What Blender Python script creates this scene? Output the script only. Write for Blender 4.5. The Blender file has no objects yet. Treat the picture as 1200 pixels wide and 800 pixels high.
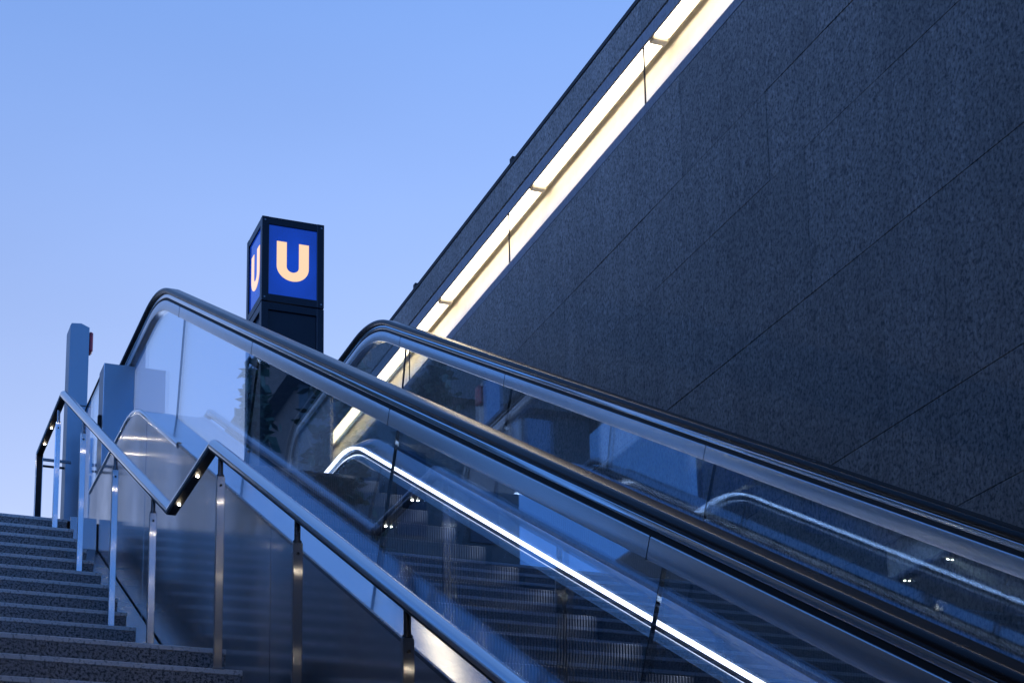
import bpy, bmesh, math, random
from mathutils import Vector, Matrix
random.seed(7)
sc = bpy.context.scene
C = sc.collection
ZO = 1.617                      # eye height above the lower floor; geometry below is written relative to the eye
A = math.radians(28.35); TA = math.tan(A)

# ------------------------------------------------------------------ materials
def new_mat(name):
    m = bpy.data.materials.new(name); m.use_nodes = True
    nt = m.node_tree; nt.nodes.clear()
    out = nt.nodes.new('ShaderNodeOutputMaterial')
    return m, nt, out

def N(nt, kind, **kw):
    n = nt.nodes.new(kind)
    for k, v in kw.items():
        if k in n.inputs.keys() if isinstance(k, str) else False: n.inputs[k].default_value = v
        else: setattr(n, k, v)
    return n

def ramp(nt, pts):
    r = nt.nodes.new('ShaderNodeValToRGB')
    e = r.color_ramp.elements
    while len(e) < len(pts): e.new(0.5)
    for el, (p, c) in zip(e, pts):
        el.position = p; el.color = (c[0], c[1], c[2], 1) if len(c) == 3 else c
    return r

def g3(v): return (v, v, v)

def noise(nt, vec, scale, detail=4, rough=.6, dist=0):
    n = nt.nodes.new('ShaderNodeTexNoise')
    n.inputs['Scale'].default_value = scale; n.inputs['Detail'].default_value = detail
    n.inputs['Roughness'].default_value = rough; n.inputs['Distortion'].default_value = dist
    nt.links.new(vec, n.inputs['Vector'])
    return n

def mapping(nt, scale=(1, 1, 1), coord='Object'):
    t = nt.nodes.new('ShaderNodeTexCoord'); m = nt.nodes.new('ShaderNodeMapping')
    m.inputs['Scale'].default_value = scale
    nt.links.new(t.outputs[coord], m.inputs['Vector'])
    return m.outputs['Vector']

def mul(nt, a, b, fac=1.0):
    m = nt.nodes.new('ShaderNodeMix'); m.data_type = 'RGBA'; m.blend_type = 'MULTIPLY'
    m.inputs[0].default_value = fac
    nt.links.new(a, m.inputs[6]); nt.links.new(b, m.inputs[7])
    return m.outputs[2]

def principled(nt, out, **kw):
    b = nt.nodes.new('ShaderNodeBsdfPrincipled')
    for k, v in kw.items(): b.inputs[k].default_value = v
    nt.links.new(b.outputs[0], out.inputs[0])
    return b

def bump(nt, b, h, strength, dist):
    n = nt.nodes.new('ShaderNodeBump')
    n.inputs['Strength'].default_value = strength; n.inputs['Distance'].default_value = dist
    nt.links.new(h, n.inputs['Height']); nt.links.new(n.outputs[0], b.inputs['Normal'])

def granite(name, base, dark, scale, stretch, rough, light=None, vary=.2, thr=(.36, .5)):
    m, nt, out = new_mat(name)
    b = principled(nt, out, Roughness=rough)
    v = mapping(nt, stretch)
    n = noise(nt, v, scale, 5, .72)
    pts = [(thr[0], dark), (thr[1], base)]
    if light: pts += [(.62, base), (.72, light)]
    r = ramp(nt, pts); nt.links.new(n.outputs[0], r.inputs[0])
    # slow clouding and streaks in the stone
    n2 = noise(nt, mapping(nt, (1, 1, .35)), 3.0, 9, .72)
    r2 = ramp(nt, [(.25, g3(1 - vary)), (.75, g3(1 + vary))]); nt.links.new(n2.outputs[0], r2.inputs[0])
    geo = nt.nodes.new('ShaderNodeNewGeometry')
    r3 = ramp(nt, [(0, g3(.93)), (1, g3(1.07))]); nt.links.new(geo.outputs['Random Per Island'], r3.inputs[0])
    c = mul(nt, mul(nt, r.outputs[0], r2.outputs[0]), r3.outputs[0])
    nt.links.new(c, b.inputs['Base Color'])
    bump(nt, b, n.outputs[0], .35, .004)
    return m

def steel(name, base=(.62, .63, .65), rough=.2, aniso=.0, wave=0.0, smudge=.05):
    m, nt, out = new_mat(name)
    b = principled(nt, out, Metallic=1.0, Roughness=rough)
    b.inputs['Base Color'].default_value = (*base, 1)
    if aniso:
        b.inputs['Anisotropic'].default_value = aniso
        t = nt.nodes.new('ShaderNodeTangent'); t.direction_type = 'RADIAL'; t.axis = 'Z'
        nt.links.new(t.outputs[0], b.inputs['Tangent'])
    n = noise(nt, mapping(nt, (1, 1, 1)), 3.0, 6, .7)
    mr = nt.nodes.new('ShaderNodeMapRange')
    mr.inputs['From Min'].default_value = .25; mr.inputs['From Max'].default_value = .75
    mr.inputs['To Min'].default_value = max(.02, rough - smudge); mr.inputs['To Max'].default_value = rough + smudge
    nt.links.new(n.outputs[0], mr.inputs['Value']); nt.links.new(mr.outputs[0], b.inputs['Roughness'])
    if wave:
        n3 = noise(nt, mapping(nt, (1, 1, 1)), 1.1, 2, .5)
        bump(nt, b, n3.outputs[0], 1.0, wave)
    return m

def plain(name, col, rough=.5, spec=.5, metallic=0, coat=0):
    m, nt, out = new_mat(name)
    b = principled(nt, out, Roughness=rough, Metallic=metallic)
    b.inputs['Specular IOR Level'].default_value = spec
    b.inputs['Coat Weight'].default_value = coat
    n = noise(nt, mapping(nt), 6.0, 5, .65)
    r = ramp(nt, [(.3, tuple(c * .88 for c in col)), (.7, tuple(min(1, c * 1.1) for c in col))])
    nt.links.new(n.outputs[0], r.inputs[0]); nt.links.new(r.outputs[0], b.inputs['Base Color'])
    mr = nt.nodes.new('ShaderNodeMapRange')
    mr.inputs['To Min'].default_value = rough * .85; mr.inputs['To Max'].default_value = min(1, rough * 1.15)
    nt.links.new(n.outputs[0], mr.inputs['Value']); nt.links.new(mr.outputs[0], b.inputs['Roughness'])
    return m

def lamp(name, col, strength, fade=0):
    m, nt, out = new_mat(name)
    e = nt.nodes.new('ShaderNodeEmission')
    e.inputs[0].default_value = (*col, 1); e.inputs[1].default_value = strength
    nt.links.new(e.outputs[0], out.inputs[0])
    return m

def glass(name, tint, ior=2.1):
    m, nt, out = new_mat(name)
    tr = nt.nodes.new('ShaderNodeBsdfTransparent'); tr.inputs[0].default_value = (*tint, 1)
    gl = nt.nodes.new('ShaderNodeBsdfGlossy'); gl.inputs['Roughness'].default_value = 0.0
    gl.inputs[0].default_value = (.66, .82, 1, 1)      # faint blue solar coating
    geo = nt.nodes.new('ShaderNodeNewGeometry')
    mr = nt.nodes.new('ShaderNodeMapRange')       # the pane does not bend the ray, so both faces use the outside index
    mr.inputs['To Min'].default_value = ior; mr.inputs['To Max'].default_value = 1 / ior
    nt.links.new(geo.outputs['Backfacing'], mr.inputs['Value'])
    fr = nt.nodes.new('ShaderNodeFresnel'); nt.links.new(mr.outputs[0], fr.inputs['IOR'])
    mx = nt.nodes.new('ShaderNodeMixShader')
    nt.links.new(fr.outputs[0], mx.inputs[0]); nt.links.new(tr.outputs[0], mx.inputs[1]); nt.links.new(gl.outputs[0], mx.inputs[2])
    nt.links.new(mx.outputs[0], out.inputs[0])
    return m

M = {}
m, nt, out = new_mat('dark_granite')
b = principled(nt, out, Roughness=.62)
v = mapping(nt, (1, 1, .8))
fine = noise(nt, v, 75, 3, .6); med = noise(nt, mapping(nt, (1, 1, .82)), 30, 7, .8, .9); cloud = noise(nt, mapping(nt, (1, 1, .45)), 2.6, 8, .72)
r1 = ramp(nt, [(.36, (.026, .026, .028)), (.49, (.132, .118, .106)), (.60, (.147, .132, .119)), (.74, (.24, .215, .195))]); nt.links.new(fine.outputs[0], r1.inputs[0])
r2 = ramp(nt, [(.36, g3(.25)), (.47, g3(.93)), (.56, g3(1.1)), (.68, g3(1.6))]); nt.links.new(med.outputs[0], r2.inputs[0])
r3 = ramp(nt, [(.25, g3(.72)), (.75, g3(1.28))]); nt.links.new(cloud.outputs[0], r3.inputs[0])
geo = nt.nodes.new('ShaderNodeNewGeometry')
r4 = ramp(nt, [(0, g3(.87)), (1, g3(1.13))]); nt.links.new(geo.outputs['Random Per Island'], r4.inputs[0])
runs = noise(nt, mapping(nt, (5, 5, .22)), 2.0, 6, .7)          # faint rain runs down the face
r5 = ramp(nt, [(.3, g3(.80)), (.55, g3(1.0)), (.75, g3(1.1))]); nt.links.new(runs.outputs[0], r5.inputs[0])
nt.links.new(mul(nt, mul(nt, mul(nt, mul(nt, r1.outputs[0], r2.outputs[0]), r3.outputs[0]), r4.outputs[0]), r5.outputs[0]), b.inputs['Base Color'])
bump(nt, b, med.outputs[0], .4, .004)
M['wall'] = m
M['stair'] = granite('speckled_granite', (.30, .285, .28), (.03, .03, .032), 95, (1, 1, 1), .5, light=(.5, .49, .48), vary=.18, thr=(.43, .53))
M['nosing'] = granite('nosing_granite', (.72, .69, .67), (.3, .3, .3), 90, (1, 1, 1), .6, vary=.15, thr=(.38, .46))
M['paving'] = granite('paving_granite', (.22, .22, .22), (.1, .1, .1), 30, (1, 1, 1), .7, vary=.2)
M['steel'] = steel('brushed_steel', rough=.26, aniso=1.0, smudge=.02)
M['clad'] = steel('brushed_steel_cladding', (.5, .5, .52), .15, .78, wave=.0009)
M['deck'] = steel('satin_steel_deck', (.6, .61, .63), .13, 0, wave=.0016)
M['trim'] = steel('polished_steel', (.68, .69, .7), .1)
M['rail'] = steel('polished_rail_steel', (.62, .63, .65), .16)
M['ledge'] = steel('dark_polished_ledge', (.3, .3, .31), .16)
M['panel'] = steel('grey_sheet_steel', (.36, .37, .39), .26, .3)
M['pillar'] = steel('grey_brushed_pillar', (.24, .28, .32), .32, .5)
M['step'] = plain('die_cast_aluminium', (.13, .13, .135), .36, .5, .75)
M['skirt'] = steel('dark_skirt_steel', (.16, .16, .17), .26)
M['black'] = plain('black_metal', (.012, .012, .014), .6, .25)
M['rubber'] = plain('black_rubber', (.008, .008, .009), .26, .13)
M['profile'] = steel('anodised_profile', (.6, .61, .63), .2, smudge=.01)
M['groove'] = plain('dark_joint', (.01, .01, .011), .7)
M['sign_frame'] = plain('black_sign_enamel', (.004, .006, .011), .3, .25)
M['white'] = plain('white_reveal_paint', (.87, .82, .70), .6)
M['red'] = plain('red_lens_plastic', (.45, .02, .04), .3)
M['concrete'] = granite('grey_concrete', (.2, .2, .2), (.14, .14, .14), 8, (1, 1, 1), .8, vary=.2)
M['stone'] = granite('sandstone', (.12, .105, .085), (.08, .07, .055), 5, (1, 1, 1), .8, vary=.2)
M['bark'] = plain('bark', (.05, .04, .03), .9)
M['leaf'] = plain('leaf', (.035, .06, .02), .6)
M['glass'] = glass('balustrade_glass', (.955, .975, .97))
M['window'] = plain('dark_window', (.02, .025, .03), .08)
M['slot'] = lamp('slot_lamp', (1.0, .83, .60), 2.3)
M['led'] = lamp('skirt_light', (.62, .72, 1.0), 2.0)
M['dot'] = lamp('rail_spot', (1.0, .84, .62), 45.0)
m, nt, out = new_mat('lit_letter_acrylic')
bs = principled(nt, out, Roughness=.08)
bs.inputs['Base Color'].default_value = (.1, .08, .06, 1); bs.inputs['Emission Color'].default_value = (1.0, .65, .35, 1)
bs.inputs['Emission Strength'].default_value = .29; bs.inputs['Specular IOR Level'].default_value = .9
M['U'] = m
M['hall'] = lamp('hall_lamp', (1.0, .76, .48), 12.0)

# ------------------------------------------------------------------ objects
BASE = {}
def tag(o, label=None, cat=None, group=None, kind=None):
    if label: o['label'] = label
    if cat: o['category'] = cat
    if group: o['group'] = group
    if kind: o['kind'] = kind
    return o

def thing(name, label, cat, loc=(0, 0, 0), rotz=0, group=None):
    o = bpy.data.objects.new(name, None); C.objects.link(o)
    o.empty_display_size = .2
    o.location = (loc[0], loc[1], loc[2] + ZO); o.rotation_euler = (0, 0, rotz)
    BASE[o] = Vector(loc)
    return tag(o, label, cat, group)

def obj(name, bm, mat, parent=None, local=False, smooth=None):
    """one mesh; bm is in eye coordinates unless local"""
    me = bpy.data.meshes.new(name)
    bmesh.ops.recalc_face_normals(bm, faces=bm.faces)
    if parent is not None and not local:
        bmesh.ops.translate(bm, verts=bm.verts, vec=-BASE[parent])
    if parent is None and not local:
        bmesh.ops.translate(bm, verts=bm.verts, vec=Vector((0, 0, ZO)))
    bm.to_mesh(me); bm.free()
    for m in (mat if isinstance(mat, (list, tuple)) else [mat]): me.materials.append(m)
    o = bpy.data.objects.new(name, me); C.objects.link(o)
    if parent is not None:
        o.parent = parent; BASE[o] = BASE[parent]
    if smooth:
        for p in me.polygons: p.use_smooth = True
        me.set_sharp_from_angle(angle=math.radians(smooth))
    return o

def at(o, dx=0, dy=0, dz=0):
    o.location = o.location + Vector((dx, dy, dz)); return o

def box(bm, x0, x1, y0, y1, z0, z1, bev=0, seg=1):
    r = bmesh.ops.create_cube(bm, size=1)
    vs = r['verts']
    for v in vs:
        v.co = Vector((x0 if v.co.x < 0 else x1, y0 if v.co.y < 0 else y1, z0 if v.co.z < 0 else z1))
    if bev:
        es = list({e for v in vs for e in v.link_edges})
        bmesh.ops.bevel(bm, geom=es, offset=bev, segments=seg, affect='EDGES', profile=.6)
    return bm

def boxes(*bs, bev=0):
    bm = bmesh.new()
    for b in bs: box(bm, *b, bev=bev)
    return bm

def prism(bm, poly, axis, a, b):
    """poly of 2-D points extruded along an axis from a to b; axis 'x': (y,z) 'y': (x,z) 'z': (x,y)"""
    def P(p, t): return {'x': (t, p[0], p[1]), 'y': (p[0], t, p[1]), 'z': (p[0], p[1], t)}[axis]
    v0 = [bm.verts.new(P(p, a)) for p in poly]; v1 = [bm.verts.new(P(p, b)) for p in poly]
    n = len(poly)
    f0 = bm.faces.new(v0); f1 = bm.faces.new(v1[::-1])
    for i in range(n): bm.faces.new((v0[i], v1[i], v1[(i + 1) % n], v0[(i + 1) % n]))
    if n > 4: bmesh.ops.triangulate(bm, faces=[f0, f1])
    return bm

def cyl(bm, p0, p1, r, n=16, r2=None):
    p0, p1 = Vector(p0), Vector(p1); d = p1 - p0
    q = d.to_track_quat('Z', 'Y').to_matrix().to_4x4()
    bmesh.ops.create_cone(bm, cap_ends=True, segments=n, radius1=r, radius2=r if r2 is None else r2, depth=d.length,
                          matrix=Matrix.Translation((p0 + p1) / 2) @ q)
    return bm

def fillet(pts, R, n=12):
    out = [pts[0]]
    for i in range(1, len(pts) - 1):
        p0, p1, p2 = (Vector(pts[i - 1]), Vector(pts[i]), Vector(pts[i + 1]))
        u = (p0 - p1).normalized(); w = (p2 - p1).normalized()
        half = u.angle(w) / 2
        if abs(half - math.pi / 2) < 1e-3: out.append(tuple(p1)); continue
        t = min(R / math.tan(half), (p0 - p1).length * .48, (p2 - p1).length * .48)
        r = t * math.tan(half)
        c = p1 + (u + w).normalized() * (r / math.sin(half))
        s, e = p1 + u * t - c, p1 + w * t - c
        a0 = math.atan2(s.y, s.x); da = math.atan2(e.y, e.x) - a0
        da = (da + math.pi) % (2 * math.pi) - math.pi
        for k in range(n + 1):
            a = a0 + da * k / n; out.append((c.x + r * math.cos(a), c.y + r * math.sin(a)))
    out.append(pts[-1])
    return out

def slope(z0, zlo, zhi, ya, yb, R):
    """flat - rising - flat line in the (y,z) plane, corners rounded"""
    return fillet([(ya, zlo), ((zlo - z0) / TA, zlo), ((zhi - z0) / TA, zhi), (yb, zhi)], R)

def clip(path, ya, yb):
    def zat(y):
        for (a, b) in zip(path, path[1:]):
            if a[0] <= y <= b[0]: return a[1] + (b[1] - a[1]) * (y - a[0]) / max(1e-9, b[0] - a[0])
        return path[0][1] if y < path[0][0] else path[-1][1]
    return [(ya, zat(ya))] + [p for p in path if ya + 1e-4 < p[0] < yb - 1e-4] + [(yb, zat(yb))]

def sweep(bm, path, sec, x0, cap=True):
    """sec: closed list of (dx, dn) swept along path of (y,z) in the plane x = x0"""
    P = [Vector(p) for p in path]; rings = []
    for i, p in enumerate(P):
        t0 = (P[i] - P[i - 1]).normalized() if i else None
        t1 = (P[i + 1] - P[i]).normalized() if i < len(P) - 1 else None
        t = ((t0 or t1) + (t1 or t0)).normalized()
        n = Vector((-t.y, t.x)); k = 1.0
        if t0 and t1: k = 1 / max(.3, t.dot(t0))
        rings.append([bm.verts.new((x0 + dx, p.x + n.x * dn * k, p.y + n.y * dn * k)) for dx, dn in sec])
    m = len(sec)
    for a, b in zip(rings, rings[1:]):
        for j in range(m): bm.faces.new((a[j], a[(j + 1) % m], b[(j + 1) % m], b[j]))
    if cap: bm.faces.new(rings[0]); bm.faces.new(rings[-1][::-1])
    return bm

def rect(w, lo, hi, r=0):
    if not r: return [(-w / 2, lo), (w / 2, lo), (w / 2, hi), (-w / 2, hi)]
    out = []
    for cx, cy, a0 in ((w / 2 - r, lo + r, -90), (w / 2 - r, hi - r, 0), (-w / 2 + r, hi - r, 90), (-w / 2 + r, lo + r, 180)):
        for k in range(5):
            a = math.radians(a0 + 22.5 * k); out.append((cx + r * math.cos(a), cy + r * math.sin(a)))
    return out

# ------------------------------------------------------------------ setting: ground sheets
FLOOR = -ZO
STREET = 3.563
bm = bmesh.new()
# street level, with the well of the stairs cut out of it (x -2.7..3.78, y -3.2..10.7)
W0, W1, Y0, Y1 = -2.95, 3.80, -3.25, 10.72
B = 400
for (a, b, c, d) in ((-B, B, Y1, B), (-B, W0, -B, Y1), (W1, B, -B, Y1), (W0, W1, -B, Y0)):
    vs = [bm.verts.new(p) for p in ((a, c, STREET), (b, c, STREET), (b, d, STREET), (a, d, STREET))]
    bm.faces.new(vs)
tag(obj('street_paving', bm, M['paving']), kind='structure')
bm = bmesh.new()
bm.faces.new([bm.verts.new(p) for p in ((-2.9, -16, FLOOR), (3.75, -16, FLOOR), (3.75, 1.5, FLOOR), (-2.9, 1.5, FLOOR))])
tag(obj('lower_floor', bm, M['paving']), kind='structure')

# ------------------------------------------------------------------ granite walls with the lit slot
def build_wall(name, label, x, y, rotz, y0, y1, bottom, courses, offs, coping_bolts=()):
    """local frame: +x into the wall, y along it, z up (eye height = 0); face at x = 0"""
    t = thing(name, label, 'wall', (x, y, 0), rotz)
    bm = bmesh.new(); g = .0011
    def course(zb, zt, joints):
        e = [y0] + sorted(j for j in joints if y0 < j < y1) + [y1]
        for a, b in zip(e, e[1:]):
            box(bm, random.uniform(-.001, .001), .04, a + g * .7, b - g * .7, zb + g, zt - g, bev=.0007)
    for (zb, zt, js) in courses: course(zb, zt, js)
    obj('stone_cladding', bm, M['wall'], t, True)
    obj('backing', boxes((.035, .05, y0, y1, bottom, 4.655), (.05, .28, y0, y1, bottom, 4.60)), M['wall_backing'], t, True)
    seams = [s + offs for s in [7.12 - 1.73 * 6 + 1.73 * i for i in range(14)]]
    # cap strip under the slot, fascia and lip above it
    bm = bmesh.new()
    e = [y0] + [s for s in seams if y0 < s < y1] + [y1]
    for a, b in zip(e, e[1:]):
        box(bm, 0, .035, a + g, b - g, 5.036, 5.203, bev=.001)
    obj('fascia', bm, M['wall'], t, True)
    bm = bmesh.new()
    for a, b in zip(e, e[1:]):
        box(bm, .002, .012, a + g, b - g, 4.960, 5.026, bev=.001)
        box(bm, .001, .034, a + g, b - g, 4.609, 4.660, bev=.001)
    obj('lip', bm, M['panel_stone'], t, True)
    obj('coping', boxes((-.003, .32, y0 - .02, y1 + .02, 5.207, 5.236), bev=.003), M['black'], t, True)
    # the recess: back, floor, roof
    obj('recess', boxes((.16, .18, y0, y1, 4.655, 5.06), (.036, .16, y0, y1, 4.625, 4.645), (.032, .16, y0, y1, 5.042, 5.06),
                        (.013, .03, y0, y1, 5.03, 5.2), (.013, .045, y0, y1, 5.024, 5.029)), M['white'], t, True)
    obj('core', boxes((.19, .30, y0, y1, 4.60, 5.2), (.036, .19, y0, y1, 5.065, 5.2)), M['groove'], t, True)
    # lamps on the roof of the recess
    L = 1.50; k0 = 7.12 + offs - 6 * L
    for i in range(14):
        a = k0 + i * L
        if a > y1 or a + L < y0: continue
        a2, b2 = max(a, y0), min(a + L, y1)
        if b2 - a2 < .2: continue
        obj('slot_lamp', boxes((.058, .126, a2 + .012, b2 - .012, 5.020, 5.041)), M['slot'], t, True)
        obj('lamp_bracket', boxes((.050, .132, b2 - .022, b2 + .022, 5.000, 5.041), bev=.004), M['white_metal'], t, True)
    obj('lamp_shield', boxes((.131, .134, y0, y1, 5.016, 5.041)), M['white_metal'], t, True)
    for s in seams:
        if y0 < s < y1: obj('slot_divider', boxes((.006, .012, s - .004, s + .004, 4.661, 4.959)), M['black'], t, True)
    for s in coping_bolts:
        obj('coping_clip', boxes((.0, .03, s - .02, s + .02, 5.237, 5.262)), M['black'], t, True)
    return t

M['panel_stone'] = granite('lip_granite', (.13, .13, .145), (.07, .07, .075), 60, (1, 1, .5), .5, vary=.1)
M['wall_backing'] = plain('dark_wall_backing', (.02, .019, .018), .8)
M['brown_metal'] = plain('bronze_metal', (.16, .11, .06), .5)
M['white_metal'] = plain('cream_metal', (.5, .45, .36), .5)
Jz = [4.605, 4.11, 3.715, 3.11, 2.398, 1.995, 1.39, .98, .27, -.13, -.74, -1.15, -1.617]
Jy = [[11.3, 10.1, 8.90, 7.66, 6.76, 5.6, 4.4, 3.1, 1.9, .7, -.6, -1.8], [10.5, 9.3, 8.1, 7.04, 6.02, 5.17, 4.1, 3.0, 1.8, .6, -.7, -2],
      [11.5, 10.2, 9.0, 7.9, 6.734, 5.75, 4.725, 3.7, 2.6, 1.4, .2, -1], [10.9, 9.8, 8.6, 7.5, 6.35, 5.29, 4.2, 3.1, 2.0, .8, -.4, -1.6]]
courses = [(zb, zt, [j + .13 * (i // 4) for j in Jy[i % 4]]) for i, (zt, zb) in enumerate(zip(Jz, Jz[1:]))]
right_wall = build_wall('granite_wall', 'tall dark granite wall beside the escalator with a glowing warm light slot under its coping',
                        3.55, 0, 0, -2.8, 13.6, -1.617, courses, 0, (8.78, 10.45))
def flip(cs): return [(a, b, [-j for j in js]) for a, b, js in cs]
left_wall = build_wall('granite_wall', 'dark granite wall on the far left side of the stone stairs, opposite the escalator', -2.7, 0, math.pi, -13.6, 2.8, -1.617,
                       flip(courses), .4)
back_courses = [(zb, zt, [j - 4 for j in js]) for zb, zt, js in courses if zb > 1.3]
back_wall = build_wall('granite_lintel_wall', 'dark granite lintel wall with a light slot above the underpass mouth behind the viewer', .42, -2.81, -math.pi / 2, -3.1, 3.1, 1.35,
                       back_courses, .7)

# underpass behind the viewer
t = thing('underpass', 'concrete underpass hall that opens behind the foot of the stairs', 'underpass', (.42, -8, FLOOR))
obj('ceiling', boxes((-2.9, 3.75, -16, -2.86, 1.20, 1.345)), M['concrete'], t)
obj('side_wall', boxes((-2.95, -2.72, -16, -3.1, FLOOR, 1.197)), M['concrete'], t)
obj('side_wall', boxes((3.57, 3.80, -16, -3.1, FLOOR, 1.197)), M['concrete'], t)
obj('end_wall', boxes((-2.71, 3.56, -16.2, -16.0, FLOOR, 1.197)), M['concrete'], t)
for yy in (-5, -8, -11, -14):
    l = obj('ceiling_lamp', boxes((-1.6, 2.4, yy - .09, yy + .09, 1.14, 1.18), bev=.004), M['hall'], t)

# ------------------------------------------------------------------ stone stairs
XE = 1.49; XW = -2.64
H_, T_ = .14, .14 / TA
t = thing('stone_staircase', 'speckled dark granite staircase with pale nosing strips rising to the street', 'stairs', (0, 4, FLOOR))
Zl = -1.783; Zu = -2.21
stair_mesh = None
def stair_step(y, z, depth=None):
    """nosing at (y, z)"""
    global stair_mesh
    if depth or stair_mesh is None:
        d = depth or T_ + .03
        a = obj('step', box(bmesh.new(), XW, XE, 0, d, -H_ + .0005, 0, bev=.0025), M['stair'], t, True)
        s = obj('nosing_strip', box(bmesh.new(), XW, XE + .0015, -.0025, .045, -.0175, .002, bev=.002), M['nosing'], a, True)
        if not depth: stair_mesh = (a.data, s.data)
    else:
        a = bpy.data.objects.new('step', stair_mesh[0]); C.objects.link(a); a.parent = t
        s = bpy.data.objects.new('nosing_strip', stair_mesh[1]); C.objects.link(s); s.parent = a
    a.location = (0, y - 4, z - FLOOR)
nl = []
z = 1.743
while z - H_ > FLOOR + .02:
    z -= H_; nl.append(((z - Zl) / TA, z))
for y, z in nl: stair_step(y, z)
stair_step((1.743 - Zl) / TA, 1.743, 1.2)                     # landing edge
z = 1.743 + H_; nu = []
while z < STREET + .03:
    nu.append(((z - Zu) / TA, z)); z += H_
dz = STREET - nu[-1][1]
for i, (y, z) in enumerate(nu): stair_step(y, z + dz * 0, None if i < len(nu) - 1 else .8)
core = bmesh.new()
prism(core, [(.9, FLOOR), (6.56, 1.60), (7.55, 1.60), (10.6, 3.30), (11.4, 3.30), (11.4, FLOOR)], 'x', XW + .002, XE - .004)
obj('core', core, M['concrete'], t)

# gutter of sheet metal between the stairs and the escalator casing
bm = bmesh.new()
path = fillet([(.3, FLOOR + .02), (.5, FLOOR + .03), (6.45, 6.45 * TA - 2.0), (7.5, 1.70), (10.62, 10.62 * TA - 2.36), (10.63, STREET)], .01, 3)
sweep(bm, path, [(-.062, -.02), (.088, -.02), (.088, .0), (-.062, .0)], 1.56)
tag(obj('gutter', bm, M['panel']), 'narrow grey metal gutter running between the stone steps and the steel escalator casing', 'gutter')

# ------------------------------------------------------------------ stair railing
XS = 1.405
rail = thing('stair_railing', 'stainless steel stair railing with flat posts and small lamps under its handrail', 'railing', (XS, 6.4, 1.6))
ru0, rl0 = -1.398, -.985
zf = 4.215; zm = 2.468; zbot = -.72
rp = [(11.41, 3.60), (11.41, zf), ((zf - ru0) / TA, zf), ((zm - ru0) / TA, zm), ((zm - rl0) / TA, zm), ((zbot - rl0) / TA, zbot), (-.1, zbot)]
rp = fillet(rp[::-1], .028, 5)
Dsec = []
for k in range(31):
    a = math.radians(-30 + 240 * k / 30); Dsec.append((.0225 * math.cos(a), .0225 * math.sin(a)))
bm = sweep(bmesh.new(), rp, Dsec, XS)
hr = obj('handrail', bm, M['rail'], rail, smooth=50)
bm = sweep(bmesh.new(), rp, rect(.034, -.019, -.0115), XS)
obj('underside_strip', bm, M['black'], hr)
def rail_z(y):
    for a, b in zip(rp, rp[1:]):
        if a[0] <= y <= b[0] and b[0] - a[0] > 1e-6: return a[1] + (b[1] - a[1]) * (y - a[0]) / (b[0] - a[0])
def stair_z(y):
    best = FLOOR
    for (yy, zz) in nl + [((1.743 - Zl) / TA, 1.743)] + nu:
        if yy <= y + .03 and zz > best: best = zz
    return best
posts = [10.60, 9.60, 8.545, 7.56, 6.29, 5.235, 4.205, 3.17, 2.13, 1.1]
for y in posts:
    zr = rail_z(y); zb = stair_z(y) + .002
    ztop = zr - .098
    bm = box(bmesh.new(), XS - .0148, XS + .0148, y - .010, y + .010, zb, ztop, bev=.0015)
    p = obj('post', bm, M['steel'], rail)
    bm = cyl(bmesh.new(), (XS, y, ztop - .004), (XS, y, zr - .012), .0095, 16)
    cyl(bm, (XS, y, ztop + .000), (XS, y, ztop + .007), .0135, 16)
    obj('neck', bm, M['skirt'], p, smooth=40)
    bm = cyl(bmesh.new(), (XS, y - .0135, ztop - .035), (XS, y - .0095, ztop - .035), .0042, 12)
    obj('screw', bm, M['black'], p)
    bm = box(bmesh.new(), XS - .022, XS + .022, y - .02, y + .02, zb - .001, zb + .004, bev=.001)
    obj('foot_plate', bm, M['steel'], p)
for y in posts:
    for k in (0, 1, 2):
        yl = y - .20 - k * .34
        if yl < .2: continue
        zl_ = rail_z(yl)
        bm = cyl(bmesh.new(), (XS, yl, zl_ - .0232), (XS, yl, zl_ - .0212), .0048, 14)
        obj('rail_lamp', bm, M['dot'], hr)
for yl in (10.9, 11.18):
    obj('rail_lamp', cyl(bmesh.new(), (XS, yl, zf - .0232), (XS, yl, zf - .0212), .0048, 14), M['dot'], hr)

# ------------------------------------------------------------------ escalator
XL, XR = 1.836, 3.076
esc = thing('escalator', 'steel escalator with glass balustrades and black handrails, a bright light strip along its skirt', 'escalator', (2.456, 5, FLOOR))
OD0, ODF, ODB = -1.291, 3.855, -1.36     # outer deck
ID0, IDF, IDB = -1.338, 3.985, -1.38     # inner deck at the glass
HR0, HRF, HRB = -.607, 4.645, -.62       # handrail centre line
NY1, NY0 = 11.36, -1.3
def newel_path(z0, zf_, zb_, drop):
    p = slope(z0, zb_, zf_, NY0, NY1, 1.35)
    r = .34 - drop
    up = [(NY1 + r * math.sin(math.radians(a)), zf_ - r + r * math.cos(math.radians(a))) for a in range(9, 91, 9)] + [(NY1 + r, zf_ - r - .35)]
    dn = [(NY0 - r * math.sin(math.radians(a)), zb_ - r + r * math.cos(math.radians(a))) for a in range(180, 11, -12)]
    return dn + p + up
hsec = []
for (cx, cz, a0, a1, r) in ((.026, .004, -60, 90, .015), (-.026, .004, 90, 240, .015)):
    for k in range(7):
        a = math.radians(a0 + (a1 - a0) * k / 6); hsec.append((cx + r * math.cos(a), cz + r * math.sin(a)))
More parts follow.
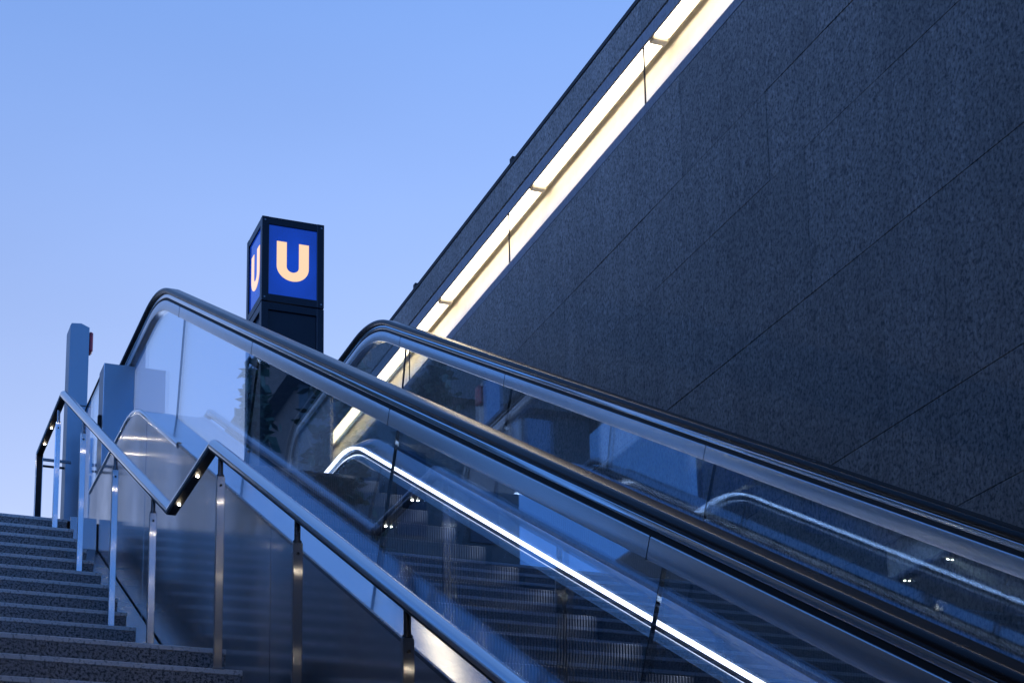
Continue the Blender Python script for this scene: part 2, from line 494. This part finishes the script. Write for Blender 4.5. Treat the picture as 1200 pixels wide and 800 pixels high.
for X, s in ((XL, 1), (XR, -1)):         # s: side on which the steps lie
    h = obj('handrail', sweep(bmesh.new(), newel_path(HR0, HRF, HRB, 0), hsec, X), M['rubber'], esc, smooth=50)
    obj('handrail_guide', sweep(bmesh.new(), newel_path(HR0, HRF, HRB, 0), rect(.046, -.034, -.012, .004), X), M['trim'], esc, smooth=40)
    obj('guide_groove', sweep(bmesh.new(), newel_path(HR0, HRF, HRB, 0), rect(.030, -.0475, -.0335), X), M['groove'], esc)
    obj('handrail_profile', sweep(bmesh.new(), newel_path(HR0, HRF, HRB, 0), rect(.050, -.102, -.047, .004), X), M['profile'] if 'profile' in M else M['trim'], esc, smooth=40)
    # glass panels between deck and profile
    top = slope(HR0 - .112, HRB - .101, HRF - .098, NY0, NY1, 1.35)
    bot = slope(OD0 - .03, ODB - .03, IDF - .14, NY0 - .3, NY1 + .3, 1.35)
    gap = .62
    js = [-1.3, -.1, 1.75, 3.66, 5.57, 7.50, 9.12, 10.70] if s == 1 else [-1.3, -.1, 1.85, 3.78, 5.70, 7.65, 9.20, 10.66]
    for a, b in zip(js, js[1:]):
        def foot(y): return y + (.26 if .3 < y < 8.9 else .16 if y <= 9.5 and y > 0 else 0)
        g = .0028
        tp = clip(top, a + g, b - g); bp_ = clip(bot, foot(a) + g, foot(b) - g)
        bm = prism(bmesh.new(), tp + bp_[::-1], 'x', X - .006, X + .006)
        obj('glass_panel', bm, M['glass'], esc)
    # closed steel newel panel at the top end
    nz = HRF - .34
    poly = [(js[-1] + .004, HRF - .098)] + [(NY1 + .222 * math.sin(math.radians(a)), nz + .222 * math.cos(math.radians(a))) for a in range(0, 91, 9)] + [(NY1 + .222, 3.62), (js[-1] + .004, 3.62)]
    obj('newel_panel', prism(bmesh.new(), poly, 'x', X - .010, X + .010), M['panel'], esc)
    for ja in js[1:-1]:
        zt_ = clip(top, ja, ja + .01)[0][1]; fy = foot(ja); zb_ = clip(bot, fy, fy + .01)[0][1]
        obj('joint_seal', prism(bmesh.new(), [(ja - .0012, zt_), (ja + .0012, zt_), (fy + .0012, zb_), (fy - .0012, zb_)], 'x', X - .0055, X + .0055), M['black'], esc)
    for ja in js[1:-1]:
        pth = clip(newel_path(HR0, HRF, HRB, 0)[11:-11], ja - .0012, ja + .0012)
        obj('profile_joint', sweep(bmesh.new(), pth, rect(.0512, -.1026, -.0464), X), M['groove'], esc)
    # decks
    oj = [-1.6, 1.6, 3.5, 5.42, 7.32, 8.36, 9.9, 10.98] if s == 1 else [-1.6, 1.9, 4.6, 7.2, 9.0, 10.98]
    xo = 1.655 if s == 1 else 3.50
    ow = abs(X - xo) - .008
    opath = slope(OD0, ODB, ODF, -1.7, 11.1, 1.1)
    for a, b in zip(oj, oj[1:]):
        sec = [(-s * .008, -.012), (-s * .008, 0), (-s * ow, 0), (-s * ow, -.012)]
        obj('outer_deck', sweep(bmesh.new(), clip(opath, a + .0012, b - .0012), sec, X), M['deck'], esc, smooth=30)
    ipath = slope(ID0, IDB, IDF, -1.7, 11.1, 1.1)
    for a, b in zip(oj, oj[1:]):
        sec = [(s * .007, -.010), (s * .007, 0), (s * .014, .002), (s * .102, -.044), (s * .106, -.052)]
        obj('inner_deck', sweep(bmesh.new(), clip(ipath, a + .05 + .001, b + .05 - .001), sec, X), M['deck'], esc, smooth=30)
    lpath = slope(ID0 - .052, IDB - .06, IDF - .052, -1.2, 11.0, 1.05)
    lp = clip(lpath, -1.0, 10.9)
    obj('light_strip', sweep(bmesh.new(), lp, [(s * .100, -.020), (s * .121, -.020), (s * .121, -.008), (s * .100, -.008)], X), M['led'], esc)
    obj('strip_holder', sweep(bmesh.new(), lp, [(s * .080, -.040), (s * .104, -.040), (s * .104, -.0205), (s * .080, -.0205)], X), M['black'], esc)
    obj('skirt_ledge', sweep(bmesh.new(), lp, [(s * .094, -.085), (s * .118, -.085), (s * .120, -.078), (s * .112, -.060), (s * .094, -.041)], X), M['ledge'], esc, smooth=20)
    obj('skirt', sweep(bmesh.new(), lp, [(s * .06, -.52), (s * .112, -.52), (s * .112, -.086), (s * .06, -.086)], X), M['skirt'], esc)
# outer casing on the stair side
cj = [-1.6, .4, 1.9, 3.2, 4.5, 5.78, 6.55, 7.85, 9.15, 10.98]
ctop = slope(OD0 - .014, ODB - .014, ODF - .014, -1.7, 11.1, 1.1)
cbot = slope(-2.44, FLOOR, 3.28, -1.7, 11.1, .3)
for a, b in zip(cj, cj[1:]):
    bm = prism(bmesh.new(), clip(ctop, a + .0012, b - .0012) + clip(cbot, a + .0012, b - .0012)[::-1], 'x', 1.657 + random.uniform(-.0008, .0008), 1.672)
    for v in bm.verts: v.co.x += (v.co.y - a) * random.choice((0, 0)) 
    obj('side_panel', bm, M['clad'], esc)
tp = clip(slope(OD0, ODB, ODF, -1.7, 11.1, 1.1), 8.33, 10.98)
obj('edge_trim', sweep(bmesh.new(), tp, rect(.026, -.024, .006, .010), 1.662), M['trim'], esc, smooth=50)
tp = clip(slope(OD0, ODB, ODF, -1.7, 11.1, 1.1), -1.6, 8.325)
obj('edge_trim', sweep(bmesh.new(), tp, rect(.010, -.012, .003, .002), 1.659), M['skirt'], esc, smooth=50)
obj('outer_skirting', sweep(bmesh.new(), clip(slope(OD0 - .02, ODB, ODF, -1.7, 11.1, 1.1), -1.6, 10.9), rect(.012, -.75, -.70), 3.49), M['panel'], esc)
# top landing plate and truss shell
obj('landing_plate', boxes((1.96, 2.95, 9.72, 12.4, 3.60, 3.665)), M['step'], esc)
obj('landing_plate', boxes((1.96, 2.95, -1.6, -.05, FLOOR, FLOOR + .02)), M['step'], esc)
bm = prism(bmesh.new(), [(-.2, FLOOR), (9.7, 3.30), (10.9, 3.30), (10.9, 2.9), (9.7, 2.9), (.6, FLOOR)], 'x', 1.70, 3.46)
obj('truss', bm, M['groove'], esc)
# escalator steps: ribbed riser and tread, one mesh shared by all
def step_mesh():
    bm = bmesh.new(); w = .988; n = 84; p = w / n; x0 = 2.456 - w / 2
    out = [(.398, .0), (.0, .0), (-.004, -.004), (-.002, -.06), (.010, -.105), (.012, -.112), (.012, -.116), (.012, -.165), (.030, -.205), (.04, -.26)]
    ins = [(.398, -.009), (.012, -.009), (.007, -.014), (.009, -.062), (.020, -.107), (.014, -.113), (.014, -.117), (.021, -.165), (.040, -.206), (.05, -.26)]
    prev = None
    for i in range(n * 2):
        prof = out if i % 2 == 0 else ins
        xa = x0 + p * (i // 2) + (0 if i % 2 == 0 else p * .52); xb = x0 + p * (i // 2) + (p * .52 if i % 2 == 0 else p)
        L_ = [bm.verts.new((xa, y, z)) for y, z in prof]; R_ = [bm.verts.new((xb, y, z)) for y, z in prof]
        for k in range(len(prof) - 1): bm.faces.new((L_[k], R_[k], R_[k + 1], L_[k + 1]))
        if prev:
            for k in range(len(prof) - 1): bm.faces.new((prev[k], L_[k], L_[k + 1], prev[k + 1]))
        prev = R_
    return bm
ST0 = -1.52; first = None
y = 6.49 - .4 * 16
while y < 9.75:
    zz = ST0 + TA * y
    over = y - 9.1
    if over > 0: zz = ST0 + TA * 9.1 + TA * over - .35 * TA * over * over
    if first is None:
        first = obj('step', step_mesh(), M['step'], esc, True); o = first
    else:
        o = bpy.data.objects.new('step', first.data); C.objects.link(o); o.parent = esc
    o.location = (-2.456, y - 5, zz - FLOOR)
    y += .4
# barrier panel where the handrail passes the top of the stairs
t = thing('barrier_panel', 'upright grey steel barrier box at the upper end of the near handrail', 'barrier', (1.74, 10.6, 3.857))
obj('casing', boxes((1.648, 1.829, 10.53, 10.70, 3.857, 4.497), bev=.002), M['pillar'], t)
obj('catch', boxes((1.630, 1.647, 10.58, 10.61, 4.10, 4.19), bev=.002), M['black'], t)
# glass guard beyond it
t = thing('glass_guard', 'clear glass guard with a thin dark top edge beside the steel barrier at street level', 'guard', (1.66, 11.3, STREET))
obj('pane', boxes((1.660, 1.670, 11.0, 11.35, STREET + .05, 4.49), (1.660, 1.670, 10.72, 10.999, 3.87, 4.49)), M['glass'], t)
obj('top_edge', sweep(bmesh.new(), fillet([(10.71, 4.495), (11.36, 4.495), (11.36, STREET)], .12), rect(.018, -.008, .006, .003), 1.665), M['black'], t)
obj('clamp', boxes((1.653, 1.677, 11.0, 11.03, 3.6, 4.2)), M['steel'], t)
# pillar
t = thing('metal_pillar', 'tall slim grey metal pillar with a dark red lamp on its side at the head of the stairs', 'pillar', (1.64, 11.6, STREET))
bm = prism(bmesh.new(), [(1.586, STREET), (1.708, STREET), (1.708, 5.165), (1.655, 5.187), (1.594, 5.181), (1.586, 5.165)], 'y', 11.56, 11.72)
obj('shaft', bm, M['pillar'], t)
obj('cover_seam', boxes((1.5865, 1.7075, 11.5585, 11.5605, 4.62, 4.626)), M['groove'], t)
obj('lock', cyl(bmesh.new(), (1.69, 11.553, 4.56), (1.69, 11.561, 4.56), .009, 12), M['trim'], t)
obj('red_lamp', boxes((1.709, 1.737, 11.58, 11.66, 5.012, 5.148), bev=.008), M['red'], t)
obj('rod', boxes((XS + .02, 1.585, 11.60, 11.612, 4.20, 4.212)), M['black'], t)
# end frame of the railing at street level
t = thing('rail_end_frame', 'low dark steel rod frame joining the railing end to the grey pillar', 'frame', (1.5, 11.4, STREET))
obj('crossbar', boxes((XS + .018, 1.60, 11.405, 11.419, 4.17, 4.186)), M['skirt'], t)
obj('crossbar', boxes((XS + .018, 1.60, 11.405, 11.419, 3.70, 3.716)), M['skirt'], t)

# ------------------------------------------------------------------ station sign
YS = 14.0; SX0, SX1 = .2457 * YS, .2835 * YS; SW = SX1 - SX0
ztop_, zmid = .5325 * YS, .4786 * YS
sg = thing('station_sign', 'black station sign column with a lit blue box showing a white letter U', 'sign', ((SX0 + SX1) / 2, YS + SW / 2, STREET))
b = .060
def frame(z0, z1, wb, inset):
    """box frame with recessed faces"""
    bm = bmesh.new()
    for xa in (SX0, SX1 - wb):
        for ya in (YS, YS + SW - wb): box(bm, xa, xa + wb, ya, ya + wb, z0, z1, bev=.003)
    for za, zb in ((z0, z0 + wb * 1.1), (z1 - wb * 1.1, z1)):
        box(bm, SX0 + wb - .002, SX1 - wb + .002, YS + .002, YS + wb, za + .002, zb - .002)
        box(bm, SX0 + wb - .002, SX1 - wb + .002, YS + SW - wb, YS + SW - .002, za + .002, zb - .002)
        box(bm, SX0 + .002, SX0 + wb, YS + wb - .002, YS + SW - wb + .002, za + .002, zb - .002)
        box(bm, SX1 - wb, SX1 - .002, YS + wb - .002, YS + SW - wb + .002, za + .002, zb - .002)
    box(bm, SX0 + wb, SX1 - wb, YS + wb, YS + SW - wb, z1 - wb, z1 - .004)
    return bm
obj('light_box_frame', frame(zmid + .004, ztop_, b, .01), M['sign_frame'], sg)
obj('column_frame', frame(STREET, zmid - .004, b, .01), M['sign_frame'], sg)
for zz in (zmid + .035, ztop_ - .035):
    for xx in (SX0 + .025, SX1 - .025): obj('screw', cyl(bmesh.new(), (xx, YS - .004, zz), (xx, YS + .001, zz), .008, 10), M['skirt'], sg)
obj('column_panel', boxes((SX0 + .02, SX1 - .02, YS + .02, YS + SW - .02, STREET, zmid - .06)), M['sign_frame'], sg)
# lit blue faces: dark blue acrylic, glossy, lit from inside
m, nt, out = new_mat('blue_acrylic')
bs = principled(nt, out, Roughness=.08)
bs.inputs['Specular IOR Level'].default_value = .9
bs.inputs['Base Color'].default_value = (.004, .018, .12, 1)
n = noise(nt, mapping(nt), 2.0, 2, .5)
r = ramp(nt, [(.3, (.0015, .032, .33)), (.7, (.002, .042, .42))]); nt.links.new(n.outputs[0], r.inputs[0])
# the tubes sit in the middle of the box: the acrylic is brightest there
gr = nt.nodes.new('ShaderNodeTexCoord'); sp = nt.nodes.new('ShaderNodeVectorMath'); sp.operation = 'DISTANCE'; sp.inputs[1].default_value = (.5, .5, .5)
nt.links.new(gr.outputs['Generated'], sp.inputs[0])
fo = nt.nodes.new('ShaderNodeMapRange'); fo.inputs['From Min'].default_value = .15; fo.inputs['From Max'].default_value = .72
fo.inputs['To Min'].default_value = .42; fo.inputs['To Max'].default_value = .17
nt.links.new(sp.outputs['Value'], fo.inputs['Value']); nt.links.new(fo.outputs[0], bs.inputs['Emission Strength'])
nt.links.new(r.outputs[0], bs.inputs['Emission Color']); pass
M['blue'] = m
zc = (ztop_ + zmid) / 2; ph = ztop_ - zmid - 2 * b * 1.12; pw = SW - 2 * b
def letter_U(w, h, s, put, t0, t1):
    """a U as one band from stem to stem; put(u, v, t) places a point"""
    o_, i_ = [(-w / 2, h / 2)], [(-w / 2 + s, h / 2)]
    R_ = .37 * h
    for k in range(25):
        a = math.pi + math.pi * k / 24
        o_.append((w / 2 * math.cos(a), -h / 2 + R_ + R_ * math.sin(a)))
        i_.append(((w / 2 - s) * math.cos(a), -h / 2 + R_ + (R_ - s * .92) * math.sin(a)))
    o_.append((w / 2, h / 2)); i_.append((w / 2 - s, h / 2))
    bm = bmesh.new()
    V = [[bm.verts.new(put(u, v, t)) for (u, v) in L] for t in (t0, t1) for L in (o_, i_)]
    n = len(o_)
    for k in range(n - 1):
        bm.faces.new((V[0][k], V[0][k + 1], V[1][k + 1], V[1][k])); bm.faces.new((V[2][k], V[2][k + 1], V[3][k + 1], V[3][k]))
        bm.faces.new((V[0][k], V[0][k + 1], V[2][k + 1], V[2][k])); bm.faces.new((V[1][k], V[1][k + 1], V[3][k + 1], V[3][k]))
    for k in (0, n - 1): bm.faces.new((V[0][k], V[1][k], V[3][k], V[2][k]))
    return bm
for side in ('front', 'side'):
    if side == 'front': bm = boxes((SX0 + b, SX1 - b, YS + .014, YS + .024, zc - ph / 2, zc + ph / 2))
    else: bm = boxes((SX0 + .014, SX0 + .024, YS + b, YS + SW - b, zc - ph / 2, zc + ph / 2))
    f = obj('sign_face', bm, M['blue'], sg)
    dims = (pw * .665, ph * .55, pw * .205)
    if side == 'front': bm = letter_U(*dims, lambda u, v, t: ((SX0 + SX1) / 2 + u, t, zc + v + .004), YS + .011, YS + .0138)
    else: bm = letter_U(*dims, lambda u, v, t: (t, YS + SW / 2 + u, zc + v + .004), SX0 + .011, SX0 + .0138)
    obj('letter', bm, M['U'], f)

# ------------------------------------------------------------------ what the glass mirrors: square beyond the left edge
def facade(name, label, x0, x1, y0, y1, h, nx, skew=0):
    t = thing(name, label, 'building', ((x0 + x1) / 2, y0, STREET))
    def plan(e): return [(x0 - e, y0 - e), (x1 + e, y0 - e), (x1 - skew + e, y1 + e), (x0 - e, y1 + e)]     # corner plot, side wall may run askew
    obj('wall', prism(bmesh.new(), plan(0), 'z', STREET, STREET + h), M['stone'], t)
    bm = prism(bmesh.new(), plan(.5), 'z', STREET + h - 1.2, STREET + h - .4)
    prism(bm, plan(.25), 'z', STREET + h - .38, STREET + h + .5)
    obj('cornice', bm, M['stone'], t)
    for i in range(nx):
        for k in range(4):
            xa = x0 + (x1 - x0) * (i + .3) / nx; za = STREET + 1.2 + k * (h - 2.5) / 4
            w = obj('window', boxes((xa, xa + (x1 - x0) * .4 / nx, y0 - .06, y0 - .02, za, za + (h - 2.5) / 4 * .62)), M['window'], t)
    for i in range(3):
        xa = x0 + (x1 - x0) * (.15 + .3 * i)
        obj('chimney', boxes((xa, xa + 1.3, y0 + 4, y0 + 5.4, STREET + h + .4, STREET + h + 2.6 + i * .5)), M['stone'], t)
    return t
facade('stone_building', 'tall narrow dark stone house with a heavy cornice far left across the square', -17.4, -10.3, 52, 66, 20, 3)
facade('stone_building', 'long dark stone block beyond a gap from the narrow house, farthest left', -50, -21.4, 52, 68, 22, 10, 9)
def tree(x, y, h, spread, label, seed):
    rnd = random.Random(seed)
    t = thing('street_tree', label, 'tree', (x, y, STREET), 0, 'trees on the square')
    bm = bmesh.new()
    cyl(bm, (x, y, STREET), (x, y, STREET + h * .45), .22, 10, .13)
    for k in range(7):
        a = rnd.uniform(0, 6.28); l = spread * rnd.uniform(.4, .8); z0 = STREET + h * rnd.uniform(.3, .6)
        cyl(bm, (x, y, z0), (x + l * math.cos(a), y + l * math.sin(a), z0 + h * rnd.uniform(.15, .3)), .09, 7, .02)
    obj('trunk', bm, M['bark'], t)
    bm = bmesh.new()
    clumps = [(rnd.gauss(0, .42), rnd.gauss(0, .42), rnd.uniform(.28, 1.0), rnd.uniform(.16, .34)) for _ in range(34)]
    for i in range(5200):
        cx, cy, cz, cr = clumps[rnd.randrange(len(clumps))]
        taper = 1.15 - .8 * cz
        p = Vector((x + spread * (cx * taper + cr * rnd.gauss(0, .5)), y + spread * (cy * taper + cr * rnd.gauss(0, .5)), STREET + h * (cz + .10 * rnd.gauss(0, .5))))
        s = rnd.uniform(.10, .22)
        q = Matrix.Rotation(rnd.uniform(0, 6.28), 3, Vector((rnd.gauss(0, 1), rnd.gauss(0, 1), rnd.gauss(0, 1))).normalized())
        bm.faces.new([bm.verts.new(p + q @ Vector(v)) for v in ((-s, 0, 0), (0, -s * .6, 0), (s, 0, 0), (0, s * .6, 0))])
    obj('crown', bm, M['leaf'], t)
tree(-6.1, 40, 13.6, .75, 'narrow dark poplar nearest the stairs on the square', 3)
tree(-5.1, 41, 11.3, .8, 'small dark tree beside the narrow poplar on the square', 4)
tree(-8.4, 41, 14.6, 1.6, 'broad dark tree in front of the narrow stone house', 5)

# ------------------------------------------------------------------ sky and sun
w = bpy.data.worlds.new('World'); sc.world = w; w.use_nodes = True
nt = w.node_tree; nt.nodes.clear()
out = nt.nodes.new('ShaderNodeOutputWorld'); bg = nt.nodes.new('ShaderNodeBackground')
sky = nt.nodes.new('ShaderNodeTexSky'); sky.sky_type = 'NISHITA'; sky.sun_disc = False
SUN_EL, SUN_AZ = math.radians(8.0), math.radians(-110)
sky.sun_elevation = SUN_EL; sky.sun_rotation = SUN_AZ
sky.air_density = 1.0; sky.dust_density = .6; sky.ozone_density = 4.0
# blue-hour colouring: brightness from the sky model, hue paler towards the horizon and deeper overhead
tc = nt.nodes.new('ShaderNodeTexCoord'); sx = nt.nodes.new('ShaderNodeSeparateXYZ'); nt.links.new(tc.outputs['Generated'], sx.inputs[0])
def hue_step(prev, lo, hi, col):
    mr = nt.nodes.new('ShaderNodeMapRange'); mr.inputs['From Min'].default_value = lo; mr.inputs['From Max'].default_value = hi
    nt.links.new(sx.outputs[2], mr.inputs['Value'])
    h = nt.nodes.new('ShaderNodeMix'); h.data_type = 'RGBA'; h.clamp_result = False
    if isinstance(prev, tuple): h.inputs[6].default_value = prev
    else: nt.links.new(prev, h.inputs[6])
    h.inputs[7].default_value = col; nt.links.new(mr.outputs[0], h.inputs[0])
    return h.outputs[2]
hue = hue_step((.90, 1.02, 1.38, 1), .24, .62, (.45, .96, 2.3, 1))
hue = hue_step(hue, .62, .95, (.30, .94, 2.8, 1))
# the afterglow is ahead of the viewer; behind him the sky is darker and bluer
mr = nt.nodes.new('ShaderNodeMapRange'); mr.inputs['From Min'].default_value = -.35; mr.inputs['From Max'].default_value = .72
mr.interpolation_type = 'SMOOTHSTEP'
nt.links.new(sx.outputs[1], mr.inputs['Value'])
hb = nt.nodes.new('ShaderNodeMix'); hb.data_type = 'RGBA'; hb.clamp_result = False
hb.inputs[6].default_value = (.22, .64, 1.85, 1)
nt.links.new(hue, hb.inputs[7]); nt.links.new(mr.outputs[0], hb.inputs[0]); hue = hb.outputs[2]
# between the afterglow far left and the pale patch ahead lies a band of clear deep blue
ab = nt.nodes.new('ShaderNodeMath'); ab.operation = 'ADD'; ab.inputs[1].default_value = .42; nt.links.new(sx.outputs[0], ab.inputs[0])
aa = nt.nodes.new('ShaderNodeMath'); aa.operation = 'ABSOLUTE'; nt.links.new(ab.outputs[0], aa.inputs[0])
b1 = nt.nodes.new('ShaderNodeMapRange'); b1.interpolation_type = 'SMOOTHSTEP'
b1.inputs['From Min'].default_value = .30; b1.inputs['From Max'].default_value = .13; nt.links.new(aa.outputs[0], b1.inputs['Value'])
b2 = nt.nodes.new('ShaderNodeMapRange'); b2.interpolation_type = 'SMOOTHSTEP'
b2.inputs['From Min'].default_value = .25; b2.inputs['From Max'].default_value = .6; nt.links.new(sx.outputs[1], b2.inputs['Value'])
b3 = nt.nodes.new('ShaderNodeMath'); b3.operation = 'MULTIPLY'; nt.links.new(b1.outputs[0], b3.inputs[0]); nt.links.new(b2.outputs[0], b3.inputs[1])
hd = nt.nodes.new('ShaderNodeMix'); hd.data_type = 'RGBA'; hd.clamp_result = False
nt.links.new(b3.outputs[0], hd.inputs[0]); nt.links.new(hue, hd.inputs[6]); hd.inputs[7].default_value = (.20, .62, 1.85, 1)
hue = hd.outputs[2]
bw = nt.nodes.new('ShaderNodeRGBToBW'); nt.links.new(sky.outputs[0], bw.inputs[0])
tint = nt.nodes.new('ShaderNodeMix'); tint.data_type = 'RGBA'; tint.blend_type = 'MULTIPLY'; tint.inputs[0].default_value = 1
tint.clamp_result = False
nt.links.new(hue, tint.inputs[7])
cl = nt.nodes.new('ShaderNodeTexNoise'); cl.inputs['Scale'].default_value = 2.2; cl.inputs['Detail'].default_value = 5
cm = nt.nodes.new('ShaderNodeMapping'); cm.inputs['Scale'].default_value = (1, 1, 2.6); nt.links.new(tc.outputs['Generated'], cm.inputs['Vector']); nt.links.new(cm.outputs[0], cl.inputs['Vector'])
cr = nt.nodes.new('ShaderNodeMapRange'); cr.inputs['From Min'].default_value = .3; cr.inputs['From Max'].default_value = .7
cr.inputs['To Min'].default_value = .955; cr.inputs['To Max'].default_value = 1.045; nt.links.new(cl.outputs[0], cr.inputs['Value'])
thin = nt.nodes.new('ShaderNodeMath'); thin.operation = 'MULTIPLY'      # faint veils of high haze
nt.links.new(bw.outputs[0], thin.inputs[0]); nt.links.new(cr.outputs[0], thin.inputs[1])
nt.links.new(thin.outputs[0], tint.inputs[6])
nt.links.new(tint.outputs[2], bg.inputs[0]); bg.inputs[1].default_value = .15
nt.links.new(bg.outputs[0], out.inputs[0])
sun = bpy.data.lights.new('sun', 'SUN'); sun.energy = .03; sun.angle = math.radians(15); sun.color = (1, .85, .7)
so = bpy.data.objects.new('sun', sun); C.objects.link(so)
so.rotation_euler = (math.radians(90) - SUN_EL, 0, math.pi - SUN_AZ)

# ------------------------------------------------------------------ camera (shift lens, fitted to the photograph's vanishing points)
f, px, py, yaw, pitch, roll = 2213.04, 600, 830, .378966, .223494, -.018478
fwd = Vector((math.sin(yaw) * math.cos(pitch), math.cos(yaw) * math.cos(pitch), math.sin(pitch)))
right = Vector((math.cos(yaw), -math.sin(yaw), 0)); up = right.cross(fwd)
r2 = math.cos(roll) * right + math.sin(roll) * up; u2 = -math.sin(roll) * right + math.cos(roll) * up
cam = bpy.data.cameras.new('camera'); co = bpy.data.objects.new('camera', cam); C.objects.link(co)
co.matrix_world = Matrix(((r2.x, u2.x, -fwd.x, 0), (r2.y, u2.y, -fwd.y, 0), (r2.z, u2.z, -fwd.z, ZO), (0, 0, 0, 1)))
cam.sensor_width = 36; cam.lens = f / 1200 * 36; cam.shift_x = 0; cam.shift_y = (py - 400) / 1200
cam.clip_start = .05; cam.clip_end = 2000
sc.camera = co

sc.view_settings.view_transform = 'Standard'; sc.view_settings.look = 'None'
sc.view_settings.gamma = 1; sc.view_settings.exposure = 1.85
sc.cycles.max_bounces = 12; sc.cycles.glossy_bounces = 8; sc.cycles.transparent_max_bounces = 24
sc.cycles.diffuse_bounces = 3
sc.cycles.sample_clamp_indirect = 6; sc.cycles.use_denoising = True
sc.cycles.caustics_reflective = False
